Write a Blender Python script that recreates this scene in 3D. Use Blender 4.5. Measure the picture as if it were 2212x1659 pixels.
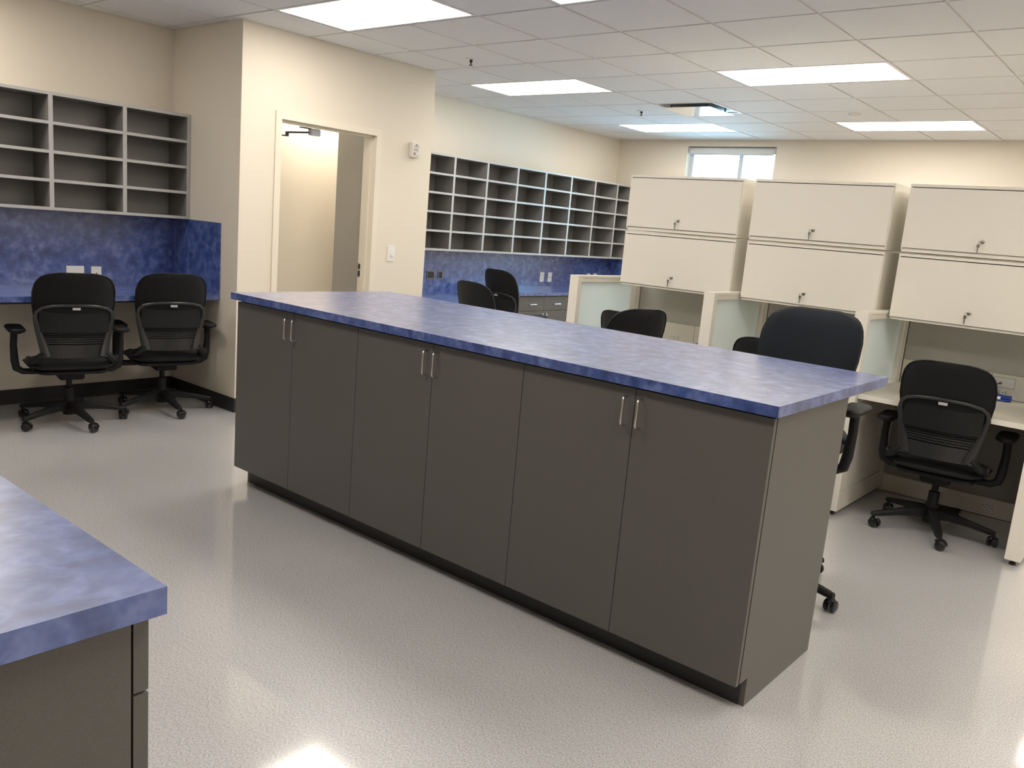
import bpy, math, random
from mathutils import Vector, Matrix
R = math.radians
random.seed(7)
scene = bpy.context.scene
for o in list(bpy.data.objects): bpy.data.objects.remove(o)
COL = scene.collection

# ------------------------------------------------------------------ camera
cam = bpy.data.cameras.new('camera'); cam_ob = bpy.data.objects.new('camera', cam); COL.objects.link(cam_ob)
RM = [[0.6434708212, -0.7607359235, 0.0850068054],
      [-0.0880993120, -0.1839138029, -0.9789863249],
      [0.7603839908, 0.6224600933, -0.1853634773]]
mw = Matrix.Identity(4)
for i in range(3):
    mw[i][0] = RM[0][i]; mw[i][1] = -RM[1][i]; mw[i][2] = -RM[2][i]
mw.translation = (0, 0, 1.5111)
cam_ob.matrix_world = mw
cam.sensor_fit = 'HORIZONTAL'; cam.sensor_width = 36.0; cam.lens = 1802.35 / 2212 * 36.0
cam.clip_start = 0.02; cam.clip_end = 200
scene.camera = cam_ob

# ------------------------------------------------------------------ world, exposure
LAMP = 12.5
LAMP_COL = (1.0, 0.935, 0.85)
SKY = 14.0
world = bpy.data.worlds.new('sky'); scene.world = world; world.use_nodes = True
bg = world.node_tree.nodes['Background']
bg.inputs[0].default_value = (0.46, 0.76, 1.0, 1); bg.inputs[1].default_value = SKY
vs = scene.view_settings
scene.display_settings.display_device = 'sRGB'
vs.view_transform = 'Standard'; vs.look = 'None'; vs.gamma = 1.0; vs.use_curve_mapping = False
vs.exposure = 0.10

# ------------------------------------------------------------------ key dimensions (metres)
H = 2.724
GX, GY, T = 3.8622, 3.6628, 0.6096
XA, XB, YD, YL, XW = 3.3237, 5.1496, 5.3246, 6.2479, 9.4113
X0, Y0 = -2.6, -3.4

# ------------------------------------------------------------------ materials
def mat(name, col, rough=0.5, metal=0.0, spec=0.5, coat=0.0, coat_rough=0.1, emit=None, estr=0.0):
    m = bpy.data.materials.new(name); m.use_nodes = True
    b = m.node_tree.nodes['Principled BSDF']
    b.inputs['Base Color'].default_value = (*col, 1)
    b.inputs['Roughness'].default_value = rough
    b.inputs['Metallic'].default_value = metal
    b.inputs['Specular IOR Level'].default_value = spec
    b.inputs['Coat Weight'].default_value = coat
    b.inputs['Coat Roughness'].default_value = coat_rough; b.inputs['Coat IOR'].default_value = 1.6
    if emit:
        b.inputs['Emission Color'].default_value = (*emit, 1)
        b.inputs['Emission Strength'].default_value = estr
    return m

def nodes(m):
    nt = m.node_tree
    return nt, nt.nodes, nt.links, nt.nodes['Principled BSDF']

def coord(nt, scale=(1, 1, 1), rot=(0, 0, 0)):
    g = nt.nodes.new('ShaderNodeNewGeometry'); mp = nt.nodes.new('ShaderNodeMapping')
    mp.inputs['Scale'].default_value = scale; mp.inputs['Rotation'].default_value = rot
    nt.links.new(g.outputs['Position'], mp.inputs['Vector'])
    return mp.outputs[0]

def noise(nt, vec, scale, detail=3, rough=0.5, dist=0.0):
    n = nt.nodes.new('ShaderNodeTexNoise'); n.inputs['Scale'].default_value = scale
    n.inputs['Detail'].default_value = detail; n.inputs['Roughness'].default_value = rough
    n.inputs['Distortion'].default_value = dist
    nt.links.new(vec, n.inputs['Vector']); return n.outputs['Fac']

def ramp(nt, fac, stops):
    r = nt.nodes.new('ShaderNodeValToRGB')
    e = r.color_ramp.elements
    while len(e) < len(stops): e.new(0.5)
    for el, (p, c) in zip(e, stops): el.position = p; el.color = (*c, 1)
    nt.links.new(fac, r.inputs[0]); return r.outputs[0]

def mix(nt, a, b, fac, mode='MIX'):
    n = nt.nodes.new('ShaderNodeMix'); n.data_type = 'RGBA'; n.blend_type = mode
    if isinstance(fac, (int, float)): n.inputs[0].default_value = fac
    else: nt.links.new(fac, n.inputs[0])
    for s, v in ((6, a), (7, b)):
        if isinstance(v, tuple): n.inputs[s].default_value = (*v, 1)
        else: nt.links.new(v, n.inputs[s])
    return n.outputs[2]

def bump(nt, b, h, strength, dist=0.001):
    n = nt.nodes.new('ShaderNodeBump'); n.inputs['Strength'].default_value = strength
    n.inputs['Distance'].default_value = dist
    nt.links.new(h, n.inputs['Height']); nt.links.new(n.outputs[0], b.inputs['Normal'])

M = {}
# painted plaster walls
M['wall'] = mat('cream_wall_paint', (0.77, 0.70, 0.585), 0.6, spec=0.3)
nt, ns, ln, b = nodes(M['wall']); v = coord(nt)
bump(nt, b, noise(nt, v, 260, 2), 0.12, 0.0006)
M['frame_paint'] = mat('cream_door_frame_enamel', (0.79, 0.725, 0.60), 0.35)
M['leaf_paint_wing_shade'] = mat('grey_door_leaf_paint_and_wing_shade', (0.36, 0.335, 0.29), 0.4)
# ceiling tile
M['tile'] = mat('mineral_fibre_tile', (0.72, 0.70, 0.68), 0.9, spec=0.15)
nt, ns, ln, b = nodes(M['tile']); v = coord(nt)
c = ramp(nt, noise(nt, v, 180, 3, 0.7), [(0.3, (0.73, 0.725, 0.715)), (0.6, (0.80, 0.79, 0.78))])
ln.new(c, b.inputs['Base Color']); bump(nt, b, noise(nt, v, 240, 2), 0.3, 0.001)
M['grid'] = mat('white_ceiling_grid', (0.80, 0.785, 0.765), 0.5)
# floor
M['floor'] = mat('speckled_grey_sheet_vinyl', (0.38, 0.37, 0.36), 0.30, spec=0.5, coat=1.0, coat_rough=0.07)
M['floor'].node_tree.nodes['Principled BSDF'].inputs['Coat IOR'].default_value = 1.65
nt, ns, ln, b = nodes(M['floor'])
v = coord(nt, (1, 1, 1), (0, 0, R(37)))
v2 = coord(nt, (1, 2.2, 1), (0, 0, R(20)))
base = ramp(nt, noise(nt, v, 1.3, 3), [(0.3, (0.485, 0.478, 0.476)), (0.7, (0.53, 0.522, 0.518))])
n1 = noise(nt, v2, 120, 3, 0.7)
c = mix(nt, base, ramp(nt, n1, [(0.32, (0.52, 0.51, 0.53)), (0.5, (1, 1, 1)), (0.66, (1.34, 1.32, 1.29))]), 1.0, 'MULTIPLY')
n2 = noise(nt, v2, 210, 2, 0.6)
c = mix(nt, c, (0.17, 0.165, 0.165), ramp(nt, n2, [(0.66, (0, 0, 0)), (0.72, (1, 1, 1))]))
v3 = coord(nt, (2.4, 1, 1), (0, 0, R(70)))
c = mix(nt, c, (0.66, 0.64, 0.62), ramp(nt, noise(nt, v3, 170, 2, 0.6), [(0.66, (0, 0, 0)), (0.74, (1, 1, 1))]))
ln.new(c, b.inputs['Base Color'])
rr = ns.new('ShaderNodeMapRange'); rr.inputs[3].default_value = 0.04; rr.inputs[4].default_value = 0.12
ln.new(noise(nt, v, 2.2, 4), rr.inputs[0]); ln.new(rr.outputs[0], b.inputs['Coat Roughness'])
bump(nt, b, noise(nt, v, 5, 2), 0.03, 0.003)
# blue laminate
def blue(name, rough, k=1.0):
    m = mat(name, (0.13, 0.17, 0.36), rough, spec=0.45, coat=1.0, coat_rough=0.27)
    m.node_tree.nodes['Principled BSDF'].inputs['Coat IOR'].default_value = 1.7
    nt, ns, ln, b = nodes(m)
    v = coord(nt, (1, 1, 1), (0.3, 0.2, 0.5)); v2 = coord(nt, (1, 1.5, 1), (0.1, 0.7, 1.1))
    n = noise(nt, v, 15, 3, 0.6, 0.25)
    c = ramp(nt, n, [(0.30, (0.030*k, 0.066*k, 0.28*k)), (0.44, (0.065*k, 0.125*k, 0.42*k)), (0.54, (0.110*k, 0.180*k, 0.53*k)), (0.70, (0.22*k, 0.30*k, 0.68*k))])
    vo = ns.new('ShaderNodeTexVoronoi'); vo.feature = 'SMOOTH_F1'; vo.inputs['Scale'].default_value = 30; vo.inputs['Smoothness'].default_value = 0.35
    ad = ns.new('ShaderNodeVectorMath'); ad.operation = 'ADD'
    nn = ns.new('ShaderNodeTexNoise'); nn.inputs['Scale'].default_value = 16; ln.new(v2, nn.inputs['Vector'])
    sc = ns.new('ShaderNodeVectorMath'); sc.operation = 'SCALE'; sc.inputs['Scale'].default_value = 0.05
    ln.new(nn.outputs['Color'], sc.inputs[0]); ln.new(v2, ad.inputs[0]); ln.new(sc.outputs[0], ad.inputs[1]); ln.new(ad.outputs[0], vo.inputs['Vector'])
    c2 = ramp(nt, vo.outputs['Color'], [(0.25, (0.66, 0.70, 0.75)), (0.75, (1.34, 1.30, 1.22))])
    c = mix(nt, c, c2, 0.6, 'MULTIPLY')
    ln.new(c, b.inputs['Base Color']); return m
M['blue'] = blue('mottled_blue_laminate', 0.34, 0.62)
# taupe laminates
M['taupe'] = mat('taupe_grey_laminate', (0.155, 0.142, 0.128), 0.42)
nt, ns, ln, b = nodes(M['taupe']); v = coord(nt)
ln.new(ramp(nt, noise(nt, v, 400, 2, 0.7), [(0.3, (0.095, 0.089, 0.081)), (0.7, (0.115, 0.108, 0.098))]), b.inputs['Base Color'])
M['cub'] = mat('grey_cubby_interior_laminate', (0.24, 0.23, 0.217), 0.5)
M['edge'] = mat('pale_grey_edge_banding', (0.42, 0.42, 0.41), 0.4)
M['toe'] = mat('black_toe_kick_laminate', (0.028, 0.027, 0.026), 0.45)
M['base'] = mat('black_rubber_baseboard', (0.018, 0.018, 0.018), 0.5)
# chair
def fabric(name, col, s=500):
    m = mat(name, col, 0.85, spec=0.25); nt, ns, ln, b = nodes(m); v = coord(nt)
    bump(nt, b, noise(nt, v, s, 2), 0.35, 0.0006)
    b.inputs['Sheen Weight'].default_value = 0.08
    return m
M['fabric'] = fabric('black_knit_upholstery', (0.007, 0.0072, 0.008))
M['fabric_n'] = fabric('dark_navy_upholstery', (0.006, 0.009, 0.014))
M['plastic'] = mat('black_moulded_plastic', (0.009, 0.009, 0.0095), 0.55, spec=0.28)
M['greyplastic'] = mat('charcoal_back_plastic', (0.022, 0.022, 0.023), 0.34)
M['wheel'] = mat('black_caster_plastic', (0.012, 0.012, 0.013), 0.25)
M['tag'] = mat('pale_grey_tag', (0.45, 0.45, 0.47), 0.4)
# metals, whites
M['chrome'] = mat('brushed_nickel', (0.62, 0.61, 0.60), 0.28, metal=1.0)
M['steel'] = mat('dull_key_metal', (0.36, 0.34, 0.30), 0.35, metal=1.0)
M['white'] = mat('almond_white_furniture_paint', (0.80, 0.76, 0.67), 0.42)
M['desk'] = mat('cream_desk_laminate', (0.62, 0.575, 0.48), 0.4)
M['tack'] = mat('grey_tackboard_fabric', (0.27, 0.255, 0.24), 0.9, spec=0.2)
nt, ns, ln, b = nodes(M['tack']); v = coord(nt)
ln.new(ramp(nt, noise(nt, v, 420, 2, 0.7), [(0.3, (0.44, 0.425, 0.39)), (0.7, (0.54, 0.52, 0.48))]), b.inputs['Base Color'])
M['plate'] = mat('white_wall_plate_plastic', (0.82, 0.80, 0.76), 0.35)
M['alarm'] = mat('off_white_alarm_plastic', (0.74, 0.70, 0.64), 0.4)
M['print'] = mat('grey_print', (0.30, 0.27, 0.24), 0.5)
M['dark'] = mat('dark_slot', (0.02, 0.02, 0.02), 0.5)
M['brass'] = mat('bare_metal_box', (0.30, 0.22, 0.13), 0.4, metal=0.6)
M['foot'] = mat('black_glide', (0.01, 0.01, 0.01), 0.5)
M['lens_small'] = mat('lit_closet_lens', (0.9, 0.9, 0.9), 0.4, emit=LAMP_COL, estr=LAMP*2.8)
M['lens'] = mat('lit_acrylic_lens', (0.9, 0.9, 0.9), 0.4, emit=LAMP_COL, estr=LAMP)
M['alu'] = mat('window_aluminium', (0.52, 0.56, 0.60), 0.4)
M['diffuser'] = mat('glossy_white_enamel_plate', (0.62, 0.63, 0.64), 0.06, spec=1.0, coat=1.0, coat_rough=0.02)
M['diffuser_in'] = mat('grey_diffuser_throat', (0.10, 0.10, 0.105), 0.4)
M['shade'] = mat('white_roller_shade_fabric', (0.68, 0.70, 0.70), 0.7)
M['cable'] = mat('blue_network_cable', (0.012, 0.055, 0.33), 0.4)
M['darkcable'] = mat('dark_grey_cable', (0.05, 0.05, 0.06), 0.5)
M['under'] = mat('grey_modesty_panel', (0.30, 0.285, 0.26), 0.6)
# frosted glass
m = mat('frosted_glass', (0.93, 0.99, 1.0), 0.35, spec=0.5); M['frost'] = m
nt, ns, ln, b = nodes(m); b.inputs['Transmission Weight'].default_value = 0.0
tr = ns.new('ShaderNodeBsdfTranslucent'); tr.inputs[0].default_value = (0.93, 1.0, 1.0, 1)
mx = ns.new('ShaderNodeMixShader'); mx.inputs[0].default_value = 0.5
ln.new(b.outputs[0], mx.inputs[1]); ln.new(tr.outputs[0], mx.inputs[2])
ln.new(mx.outputs[0], ns['Material Output'].inputs[0])
# clear window glass
m = bpy.data.materials.new('clear_window_glass'); m.use_nodes = True; M['glass'] = m
nt = m.node_tree; ns = nt.nodes; ns.remove(ns['Principled BSDF'])
ta = ns.new('ShaderNodeBsdfTransparent'); ta.inputs[0].default_value = (0.93, 0.97, 0.97, 1)
gl = ns.new('ShaderNodeBsdfGlossy'); gl.inputs['Roughness'].default_value = 0.02
fr = ns.new('ShaderNodeFresnel'); fr.inputs[0].default_value = 1.45
mx = ns.new('ShaderNodeMixShader'); nt.links.new(fr.outputs[0], mx.inputs[0])
nt.links.new(ta.outputs[0], mx.inputs[1]); nt.links.new(gl.outputs[0], mx.inputs[2]); nt.links.new(mx.outputs[0], ns['Material Output'].inputs[0])

# ------------------------------------------------------------------ mesh helpers
class MB:
    def __init__(s): s.v = []; s.f = []; s.mi = []; s.sm = []
    def add(s, vs, fs, mi=0, smooth=False):
        k = len(s.v); s.v += [tuple(v) for v in vs]
        for f in fs: s.f.append(tuple(k + i for i in f)); s.mi.append(mi); s.sm.append(smooth)
    def box(s, x0, x1, y0, y1, z0, z1, mi=0, fm=None):
        # fm: {'x-':mi,...} face materials
        vs = [(x, y, z) for z in (z0, z1) for y in (y0, y1) for x in (x0, x1)]
        fs = {'z-': (0, 2, 3, 1), 'z+': (4, 5, 7, 6), 'y-': (0, 1, 5, 4), 'y+': (2, 6, 7, 3), 'x-': (0, 4, 6, 2), 'x+': (1, 3, 7, 5)}
        k = len(s.v); s.v += vs
        for n, f in fs.items():
            s.f.append(tuple(k + i for i in f)); s.mi.append((fm or {}).get(n, mi)); s.sm.append(False)
    def rbox(s, x0, x1, y0, y1, z0, z1, r, mi=0, axis='z', n=4):
        """box with its four edges along axis rounded and small top/bottom chamfer"""
        a = {'z': (0, 1, 2), 'y': (0, 2, 1), 'x': (1, 2, 0)}[axis]
        lo = (x0, y0, z0); hi = (x1, y1, z1)
        u0, u1, w0, w1, t0, t1 = lo[a[0]], hi[a[0]], lo[a[1]], hi[a[1]], lo[a[2]], hi[a[2]]
        r = min(r, (u1-u0)/2*0.99, (w1-w0)/2*0.99); ch = min(r*0.5, (t1-t0)*0.3)
        rings = []
        for t, ins in ((t0, ch), (t0+ch, 0), (t1-ch, 0), (t1, ch)):
            ring = []
            for cu, cw, a0 in ((u1-r, w1-r, 0), (u0+r, w1-r, 90), (u0+r, w0+r, 180), (u1-r, w0+r, 270)):
                for k in range(n+1):
                    an = R(a0 + 90*k/n); rr_ = r-ins
                    p = [0, 0, 0]; p[a[0]] = cu+rr_*math.cos(an); p[a[1]] = cw+rr_*math.sin(an); p[a[2]] = t
                    ring.append(tuple(p))
            rings.append(ring)
        L = len(rings[0]); vs = [p for rg in rings for p in rg]; fs = []
        for q in range(3):
            for k in range(L): fs.append((q*L+k, q*L+(k+1) % L, (q+1)*L+(k+1) % L, (q+1)*L+k))
        fs.append(tuple(range(L))[::-1]); fs.append(tuple(3*L+k for k in range(L)))
        if axis == 'y': fs = [f[::-1] for f in fs]
        s.add(vs, fs, mi, False)
    def tube(s, pts, rad, seg=8, mi=0, closed=False, flat=1.0, cap=True):
        """round (or flattened) tube through points; rad number or list"""
        pts = [Vector(p) for p in pts]; n = len(pts); rads = rad if isinstance(rad, (list, tuple)) else [rad]*n
        vs = []; up = None
        for i, p in enumerate(pts):
            a = pts[(i-1) % n] if (closed or i) else p; c = pts[(i+1) % n] if (closed or i < n-1) else p
            d = (c-a).normalized()
            if up is None:
                up = Vector((0, 0, 1)) if abs(d.z) < 0.9 else Vector((0, 1, 0))
            sd = d.cross(up).normalized(); u2 = sd.cross(d).normalized(); up = u2
            for k in range(seg):
                an = 2*math.pi*k/seg
                vs.append(p + sd*math.cos(an)*rads[i] + u2*math.sin(an)*rads[i]*flat)
        fs = []
        for i in range(n if closed else n-1):
            j = (i+1) % n
            for k in range(seg): fs.append((i*seg+k, i*seg+(k+1) % seg, j*seg+(k+1) % seg, j*seg+k))
        if not closed and cap:
            fs.append(tuple(range(seg))[::-1]); fs.append(tuple((n-1)*seg+k for k in range(seg)))
        s.add(vs, fs, mi, True)
    def lathe(s, prof, c, axis='z', seg=20, mi=0):
        vs = []; n = len(prof)
        for r_, h_ in prof:
            for k in range(seg):
                an = 2*math.pi*k/seg; a_, b_ = r_*math.cos(an), r_*math.sin(an)
                p = {'z': (a_, b_, h_), 'x': (h_, a_, b_), 'y': (b_, h_, a_)}[axis]
                vs.append((c[0]+p[0], c[1]+p[1], c[2]+p[2]))
        fs = [(i*seg+k, i*seg+(k+1) % seg, (i+1)*seg+(k+1) % seg, (i+1)*seg+k) for i in range(n-1) for k in range(seg)]
        if prof[0][0] > 1e-6: fs.append(tuple(range(seg))[::-1])
        if prof[-1][0] > 1e-6: fs.append(tuple((n-1)*seg+k for k in range(seg)))
        s.add(vs, fs, mi, True)
    def build(s, name, mats, parent=None, autosmooth=True):
        if isinstance(mats, str): mats = [mats]
        off = Vector(parent['_w']) if parent is not None and '_w' in parent else Vector((0, 0, 0))
        me = bpy.data.meshes.new(name)
        me.from_pydata([tuple(Vector(v)-off) for v in s.v], [], s.f)
        for k in mats: me.materials.append(M[k])
        me.polygons.foreach_set('material_index', s.mi)
        me.polygons.foreach_set('use_smooth', s.sm)
        me.update()
        o = bpy.data.objects.new(name, me); COL.objects.link(o)
        if any(s.sm):
            try: me.set_sharp_from_angle(angle=R(42))
            except Exception: pass
        if parent is not None:
            o.parent = parent; o['_w'] = tuple(off)
        return o

def thing(name, label, cat, loc=(0, 0, 0), group=None):
    o = bpy.data.objects.new(name, None); COL.objects.link(o); o.location = loc; o['_w'] = tuple(loc)
    o.empty_display_size = 0.1
    o['label'] = label; o['category'] = cat
    if group: o['group'] = group
    return o
def tag(o, label, cat, group=None):
    o['label'] = label; o['category'] = cat
    if group: o['group'] = group
    return o
def struct(o):
    o['kind'] = 'structure'; return o
def boxpart(name, parent, mats, *a, **k):
    m = MB(); m.box(*a, **k); return m.build(name, mats, parent)

# ------------------------------------------------------------------ room shell
TH = 0.12
def wallbox(name, *a, mats='wall'):
    m = MB(); m.box(*a); return struct(m.build(name, mats))
wallbox('floor', X0-TH, XW+TH+0.2, Y0-TH, 7.6, -0.08, 0.0, mats='floor')
wl = wallbox('wall_left', X0-TH, XA, YL, YL+TH, 0, H+0.1)
wallbox('wall_alcove_side', XA, XA+TH, YD+0.0, YL+TH, 0, H+0.1)
# wall with the doorway
DX0, DX1, DZ = 3.648, 4.533, 2.122
m = MB()
m.box(XA+TH, DX0-0.012, YD, YD+0.13, 0, H+0.1); m.box(DX1+0.012, XB, YD, YD+0.13, 0, H+0.1)
m.box(DX0-0.012, DX1+0.012, YD, YD+0.13, DZ+0.012, H+0.1)
struct(m.build('wall_door', 'wall'))
wallbox('wall_closet_right', XB-TH, XB, YD+0.13, 6.47, 0, H+0.1)
wallbox('wall_closet_wing', 4.60, 4.72, YD+0.13, 5.884, 0, H+0.1, mats='leaf_paint_wing_shade')  # dark grey on this wall stands in for the shade it lies in
wallbox('wall_closet_back', XA+TH, XB-TH, 6.434, 6.55, 0, H+0.1)
wallbox('wall_far_left', XB, XW, YL, YL+TH, 0, H+0.1)
# window wall
WY0, WY1, WZ0, WZ1 = 4.118, 5.25, 1.25, 2.65
m = MB(); D = 0.16
m.box(XW, XW+D, Y0-TH, WY0, 0, H+0.1); m.box(XW, XW+D, WY1, YL+TH, 0, H+0.1)
m.box(XW, XW+D, WY0, WY1, 0, WZ0); m.box(XW, XW+D, WY0, WY1, WZ1, H+0.1)
struct(m.build('wall_window', 'wall'))
wallbox('wall_right', X0-TH, XW, Y0-TH, Y0, 0, H+0.1)
wallbox('wall_rear', X0-TH, X0, Y0, YL, 0, H+0.1)

def baseboard(name, x0, x1, y0, y1):
    m = MB(); m.box(x0, x1, y0, y1, 0, 0.104); struct(m.build(name, 'base'))
baseboard('baseboard_left', X0, XA-0.008, YL-0.008, YL)
baseboard('baseboard_alcove', XA-0.008, XA, YD-0.008, YL-0.008)
baseboard('baseboard_door_wall', XA, DX0-0.05, YD-0.008, YD)
baseboard('baseboard_door_wall_right', DX1+0.05, XB, YD-0.008, YD)
baseboard('baseboard_far_left', XB, 6.7, YL-0.008, YL)
baseboard('baseboard_window', XW-0.008, XW, Y0, 5.5)

# window
w = struct(bpy.data.objects.new('window_1', None)); COL.objects.link(w); w.location = (XW+0.1, (WY0+WY1)/2, WZ0); w['_w'] = tuple(w.location)
m = MB(); fx0, fx1 = XW+0.09, XW+0.14; fw = 0.045
m.box(fx0, fx1, WY0, WY0+fw, WZ0, WZ1); m.box(fx0, fx1, WY1-fw, WY1, WZ0, WZ1)
m.box(fx0, fx1, WY0+fw, WY1-fw, WZ0, WZ0+fw); m.box(fx0, fx1, WY0+fw, WY1-fw, WZ1-fw, WZ1)
m.build('window_frame', 'alu', w)
boxpart('mullion', w, 'alu', fx0, fx1, 4.553, 4.603, WZ0+fw, WZ1-fw)
boxpart('pane', w, 'glass', XW+0.112, XW+0.118, WY0+fw, 4.553, WZ0+fw, WZ1-fw)
boxpart('pane', w, 'glass', XW+0.112, XW+0.118, 4.603, WY1-fw, WZ0+fw, WZ1-fw)
boxpart('window_sill', w, 'frame_paint', XW-0.02, XW+0.09, WY0, WY1, WZ0, WZ0+0.02)
# roller shade
sh = thing('roller_shade', 'white roller shade rolled up at the head of the high window', 'window shade', (XW+0.045, (WY0+WY1)/2, 2.60))
m = MB(); m.lathe([(0.036, WY0+0.025), (0.036, WY1-0.025)], (XW+0.045, 0, 2.606), 'y', 24); m.build('shade_roll', 'shade', sh)
boxpart('shade_fabric', sh, 'shade', XW+0.006, XW+0.010, WY0+0.03, WY1-0.03, 2.565, 2.61)
boxpart('hem_bar', sh, 'alu', XW+0.002, XW+0.014, WY0+0.03, WY1-0.03, 2.552, 2.568)
for y in (WY0+0.004, WY1-0.022):
    m = MB(); m.rbox(XW+0.004, XW+0.086, y, y+0.018, 2.566, 2.648, 0.02, axis='y'); m.build('bracket', 'alu', sh)

# door frame, leaf, closer
d = struct(bpy.data.objects.new('door_1', None)); COL.objects.link(d); d.location = (DX0, YD, 0); d['_w'] = tuple(d.location)
m = MB(); y0, y1 = YD-0.012, YD+0.145
def fr_(x0, x1, z0, z1): m.box(x0, x1, y0, YD+0.0, z0, z1)
m.box(DX0-0.05, DX0, y0, y1, 0, DZ+0.05); m.box(DX1, DX1+0.05, y0, y1, 0, DZ+0.05); m.box(DX0, DX1, y0, y1, DZ, DZ+0.05)
m.build('door_frame', 'frame_paint', d)
m = MB()   # rebate stop
m.box(DX0, DX0+0.016, YD+0.045, YD+0.095, 0, DZ); m.box(DX1-0.016, DX1, YD+0.045, YD+0.095, 0, DZ); m.box(DX0+0.016, DX1-0.016, YD+0.045, YD+0.095, DZ-0.016, DZ)
m.build('door_stop', 'frame_paint', d)
lx, ly = DX0-0.004, YD+0.150; a = R(92)   # leaf swung wide open into the small room, hinged on the left jamb
ca, sa = math.cos(a), math.sin(a)
def lp(u, t, z): return (lx+u*ca-t*sa, ly+u*sa+t*ca, z)
m = MB(); vs = [lp(u, t, z) for z in (0.01, DZ-0.006) for t in (0, 0.044) for u in (0, 0.87)]
m.add(vs, [(0, 2, 3, 1), (4, 5, 7, 6), (0, 1, 5, 4), (2, 6, 7, 3), (0, 4, 6, 2), (1, 3, 7, 5)])
m.build('door_leaf', 'leaf_paint_wing_shade', d)
m = MB(); m.rbox(DX1-0.004, DX1-0.0005, YD+0.105, YD+0.140, 0.985, 1.105, 0.004, axis='x'); m.build('strike_plate', 'chrome', d)
m = MB(); m.box(DX1-0.006, DX1-0.0035, YD+0.110, YD+0.136, 1.055, 1.095); m.box(DX1-0.006, DX1-0.0035, YD+0.110, YD+0.136, 0.995, 1.040); m.build('strike_hole', 'dark', d)
m = MB(); m.rbox(3.985, 4.075, YD+0.10, YD+0.15, 2.055, 2.105, 0.012, axis='z'); m.build('closer_shoe', 'alu', d)
m = MB(); m.box(3.90, 3.99, YD+0.11, YD+0.135, 2.098, 2.106); m.tube([(3.99, YD+0.13, 2.075), (3.86, YD+0.23, 2.06)], 0.007, 8); m.tube([(3.86, YD+0.23, 2.065), (3.86, YD+0.23, 2.03)], 0.013, 8); m.tube([(3.86, YD+0.23, 2.035), (3.68, YD+0.45, 2.035)], 0.005, 8)
m.build('closer_arm', 'toe', d)

# ------------------------------------------------------------------ ceiling: slab/grid, tiles
cl = MB(); cl.box(X0-TH, XW+TH, Y0-TH, 7.6, H+0.008, H+0.12)
ceil = struct(cl.build('ceiling', 'grid'))
def fix_cells():
    cells = {}
    def put(i0, j0, kind):
        for jj in (j0, j0+1):
            for ii in {math.floor(i0), math.ceil(i0)}: cells[(ii, jj)] = (kind, i0, j0)
    L = []
    for i0, js in ((-4.5, (2,)), (-5, (-3, -7, -11)), (-1, (0, -3, -7, -11)), (3, (1, -3, -7, -11)), (7, (1, -3, -7))):  # lights nearest the right wall are unseen, added to brighten that side
        for j0 in js: L.append((i0, j0)); put(i0, j0, 'l')
    return cells, L
cells, LIGHTS = fix_cells()
DIFF = (5, 0)
def project(x, y, z):
    v = Vector((x, y, z-1.5111)); c = [sum(RM[r][k]*v[k] for k in range(3)) for r in range(3)]
    if c[2] < 0.2: return None
    return 1106+1802.35*c[0]/c[2], 829.5+1802.35*c[1]/c[2]
rest = MB(); g = 0.0105; tile_meshes = {}
for i in range(-11, 10):
    for j in range(-12, 5):
        if (i, j) in cells or (i, j) == DIFF: continue
        x0, x1, y0_, y1_ = GX+i*T+g, GX+(i+1)*T-g, GY+j*T+g, GY+(j+1)*T-g
        x0 = max(x0, X0+0.012); x1 = min(x1, XW-0.012); y0_ = max(y0_, Y0+0.012); y1_ = min(y1_, YL-0.012)
        if x1-x0 < 0.03 or y1_-y0_ < 0.03: continue
        # the closet block cuts the grid
        if x1 > XA-0.01 and x0 < XB+0.01 and y1_ > YD-0.012:
            if x0 < XA-0.04 and x1 > XA: 
                if y0_ < YD: pass
                else: x1 = XA-0.012
            elif x1 > XB+0.05:
                if y0_ >= YD: x0 = XB+0.012
            elif y0_ < YD-0.03: y1_ = YD-0.012
            else: continue
        key = (round(x1-x0, 3), round(y1_-y0_, 3))
        vis = False
        for px, py in ((x0, y0_), (x1, y0_), (x0, y1_), (x1, y1_), ((x0+x1)/2, (y0_+y1_)/2)):
            q = project(px, py, H)
            if q and -60 < q[0] < 2270 and -60 < q[1] < 1700: vis = True
        if not vis:
            rest.box(x0, x1, y0_, y1_, H, H+0.0075); continue
        if key not in tile_meshes:
            mm = MB(); a2, b2 = key[0]/2, key[1]/2
            mm.box(-a2, a2, -b2, b2, 0, 0.0075)
            o = mm.build('ceiling_tile', 'tile'); tile_meshes[key] = o.data
        else:
            o = bpy.data.objects.new('ceiling_tile', tile_meshes[key]); COL.objects.link(o)
        o.location = ((x0+x1)/2, (y0_+y1_)/2, H + random.uniform(-0.0006, 0.0004)); o.parent = ceil
if rest.v:
    o = rest.build('ceiling_tile_far', 'tile', ceil); o['kind'] = 'stuff'

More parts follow.
